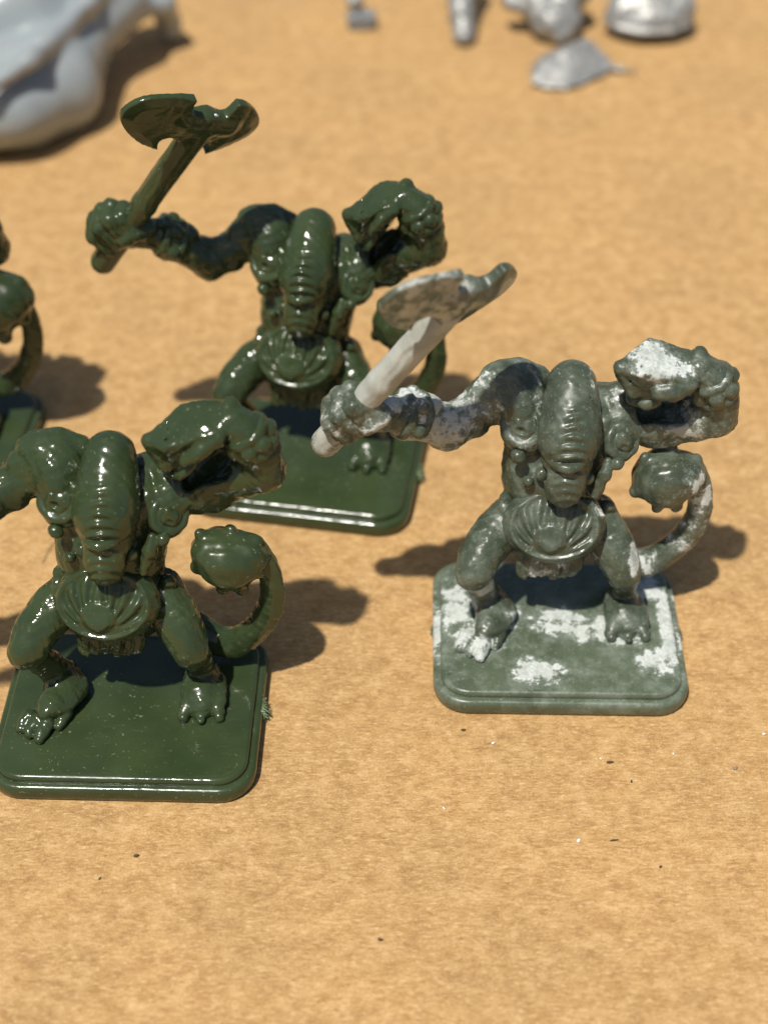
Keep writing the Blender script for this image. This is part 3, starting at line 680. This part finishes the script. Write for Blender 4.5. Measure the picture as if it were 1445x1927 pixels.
c = V((37.90, 128.53, 1.60)); g = Clay(c-14, c+16, 0.3)
g.hull([c + V(q[0]*1.03, q[1]*1.3, q[2]*1.35+.4) for q in ((-9,-4.5,-.9),(-8.6,1.5,-.9),(-6.5,4.5,-.2),(1.2,8.2,.4),(3.2,6.8,1.6),(8.6,2.6,-.7),(5,-2.2,-1.2),(-2,-6.0,-1.2),(-6.5,-6.2,-1.2),(-.5,1.5,2.6),(-6,0,1.4))], .5, .6)
g.limb([(c + V(6.5,2.2,-.4), 1.0), (c + V(9.6,1.0,-.9), .5), (c + V(11.2,.6,-.9), .3)], .8); g.ball(c + V(11.8,.5,-.8), .6, .2)
g.rough(.12, 4, 41); piece(drop(g.mesh('shell_chip')), 'shell_chip', 'pale grey teardrop-shaped chip with a pointed tip lying flat by itself on the cardboard', 'chip', M_METAL, (0, 0, 0))

# small bracket: column standing on a block foot
t = bpy.data.objects.new('grey_bracket', None); sc.collection.objects.link(t); b0 = (-4.75, 149.89, 0.00); t.location = tuple(v*MM for v in b0); t.empty_display_size = .01
tag(t, 'small grey plastic bracket with a square foot at the top edge left of centre', 'bracket')
g = Clay((-6,-6,0), (6,6,6), .2); g.box((0,.6,1.6), (3.0,2.0,1.5), frame((0,0,1),(1,.1,0)), .4, .3); g.box((0,-.2,2.6), (2.6,1.0,.8), None, .3, .4); ob('foot', g.rough(.06,3,43).mesh('foot'), t, M_GREY)
g = Clay((-8,-4,1), (5,8,20), .25); g.limb([((-.5,1,2.5), 1.5), ((-1.4,1.8,6), 1.3), ((-2.2,2.4,10), 1.7), ((-2.6,2.6,16), 1.5)], .6); g.ball((-1.4,1,5.5), 1.8, .5); ob('column', g.rough(.08,3,44).mesh('column'), t, M_METAL)

c = V((16.38, 143.34, 2.40)); g = Clay(c-9, c+24, .3)
g.curve([(c, 2.2), (c + V(-.2,3,1.6), 2.5), (c + V(-.5,7,4.5), 2.7), (c + V(-.4,11,8), 3.1), (c + V(0,15,12), 3.4)], .2); g.ball(c + V(0,-.6,-.6), (2.3,2.4,1.9), .8)
for k in range(3): g.ring(c + V(-.3,2.6+3*k,1.4+1.9*k), (0,.8,.6), 2.6+.1*k, .35, .3)
piece(drop(g.rough(.08,3,45).mesh('silver_limb')), 'silver_limb', 'slim silver limb with raised bands cut off by the top edge near the middle', 'casting', M_METAL, (0, 0, 0))

c = V((35.45, 144.85, 4.00)); g = Clay(c-12, c+22, .3)
g.ball(c, (5.2,4.2,4.2), 1.5); g.ball(c + V(-3.6,4,2), 4.2, 1.6); g.ball(c + V(2.5,6,4), 5, 1.6); g.ball(c + V(-8.5,4,2.5), (2.6,2.4,2.2), .8); g.ball(c + V(1.5,-2,-1.6), 2.6, 1)
piece(drop(g.rough(.25,4,46).mesh('silver_lump')), 'silver_lump', 'lumpy round silver casting at the top edge just above the teardrop chip', 'casting', M_METAL, (0, 0, 0))
c = V((55.06, 147.33, 4.00)); g = Clay(c-18, c+22, .3)
g.ell(c, (8.8,5.4,3.6), None, 1); g.ell(c + V(-1,2,2.6), (7,5,3.2), None, 1.2); g.limb([(c + V(-6,0,1), 3), (c + V(6,.5,1.5), 3), (c + V(4,8,6), 4)], 1.5); g.ring(c + V(0,.2,-.6), (0,-.1,1), 6, .7, .6, sx=1.4)
piece(drop(g.rough(.25,5,47).mesh('silver_casting')), 'silver_casting', 'broad silver foot-shaped casting at the top right edge beyond the chip', 'casting', M_METAL, (0, 0, 0))

# ------------------------------------------------------------------ crumbs and flecks lying on the cardboard
def crumb(seed, L, W_, H):
    rs = random.Random(seed); v, f = [], []
    for k, (t, s_) in enumerate(((0,.55),(.35,1),(.7,.8),(1,.3))):
        for i in range(6):
            a = i*math.pi/3; v.append(((t-.5)*L*MM + rs.uniform(-.05,.05)*L*MM, math.cos(a)*W_*s_*MM*rs.uniform(.7,1.2)*.5, (math.sin(a)*.5*rs.uniform(.7,1.2)*s_+.5)*H*MM))
    for k in range(3):
        for i in range(6): a = k*6+i; b = k*6+(i+1) % 6; f.append((a, b, b+6, a+6))
    f.append(tuple(range(5,-1,-1))); f.append(tuple(range(18,24)))
    me = bpy.data.meshes.new('crumb'); me.from_pydata(v, [], f); me.polygons.foreach_set('use_smooth', [True]*len(f)); me.update(); return me
for name, mat, (x, y, z), L, W_, a, lab in [
    ('dark_crumb', M_DARK, (-27.65, -56.80, 0.00), .75, .55, 20, 'dark crumb below the front edge of the lower left figurine, farther right of two'),
    ('dark_crumb', M_DARK, (-31.34, -59.79, 0.00), .4, .3, 60, 'tiny dark crumb left of and below the larger one at lower left'),
    ('dark_crumb', M_DARK, (-0.37, -67.42, 0.00), .7, .5, -10, 'dark crumb near the bottom centre, nearest of all to the camera'),
    ('dark_crumb', M_DARK, (26.68, -43.72, 0.00), .95, .5, 5, 'dark crumb just in front of the paint-patched figurine'),
    ('dark_crumb', M_DARK, (25.97, -54.74, 0.00), 1.1, .3, 8, 'thin dark splinter to the right of the white fleck'),
    ('dark_crumb', M_GREY, (41.34, -44.58, 0.00), .7, .5, 40, 'blue-grey crumb near the right edge'),
    ('dark_crumb', M_DARK, (9.56, -38.84, 0.00), .7, .45, 0, 'dark crumb left of and just below the paint-patched figurine base'),
    ('dark_crumb', M_DARK, (28.86, -46.52, 0.00), .4, .35, 70, 'tiny dark crumb below and right of the one in front of the patched base'),
    ('dark_crumb', M_DARK, (30.72, -58.27, 0.00), .45, .35, 30, 'tiny dark crumb in the lower right part'),
    ('white_fleck', M_WHITE, (21.96, -54.74, 0.00), .75, .6, 50, 'white paint fleck, the largest, in the middle of the lower right area'),
    ('white_fleck', M_WHITE, (13.04, -40.87, 0.00), .6, .45, 20, 'white paint fleck left of the patched base, below the dark crumb'),
    ('white_fleck', M_WHITE, (45.57, -39.49, 0.00), .55, .4, 0, 'white paint fleck at the right edge of the frame'),
    ('white_fleck', M_WHITE, (34.26, -42.46, 0.00), .45, .25, 100, 'small white paint fleck in front of the right corner of the patched base'),
    ('white_fleck', M_WHITE, (6.87, -50.37, 0.00), .55, .22, -50, 'thin white paint fleck lying alone near the centre of the lower half'),
    ('white_fleck', M_WHITE, (25.60, -43.25, 0.00), .4, .2, -30, 'tiny white sliver beside the dark crumb in front of the patched base')]:
    o = ob(name, crumb(len(lab)+int(L*100), L*.85, W_*.8, .28), None, mat, (x*MM, y*MM, 0)); o.rotation_euler = (0, 0, R(a))
    tag(o, lab, 'crumb' if name == 'dark_crumb' else 'fleck', 'crumbs scattered on the cardboard' if name == 'dark_crumb' else 'white flecks scattered on the cardboard')
pts = [Vector(q) for q in ((-44.17, -5.60, 0.10), (-44.85, -6.64, 0.30), (-45.31, -8.09, 0.50), (-45.53, -9.42, 0.40), (-45.72, -10.33, 0.10))]; v, f = [], []
for k, q in enumerate(pts):
    d = (pts[min(k+1, 4)] - pts[max(k-1, 0)]).normalized(); s_ = d.cross(Vector((0,0,1))).normalized(); u_ = s_.cross(d)
    for i in range(5): a = i*math.tau/5; v.append(tuple((q + (s_*math.cos(a) + u_*math.sin(a))*.06)*MM))
for k in range(4):
    for i in range(5): a = k*5+i; b = k*5+(i+1) % 5; f.append((a, b, b+5, a+5))
me = bpy.data.meshes.new('loose_fibre'); me.from_pydata(v, [], f); me.update()
tag(ob('loose_fibre', me, None, M_HAIR), 'fine curled fibre lying left of the waist of the lower left figurine', 'fibre')
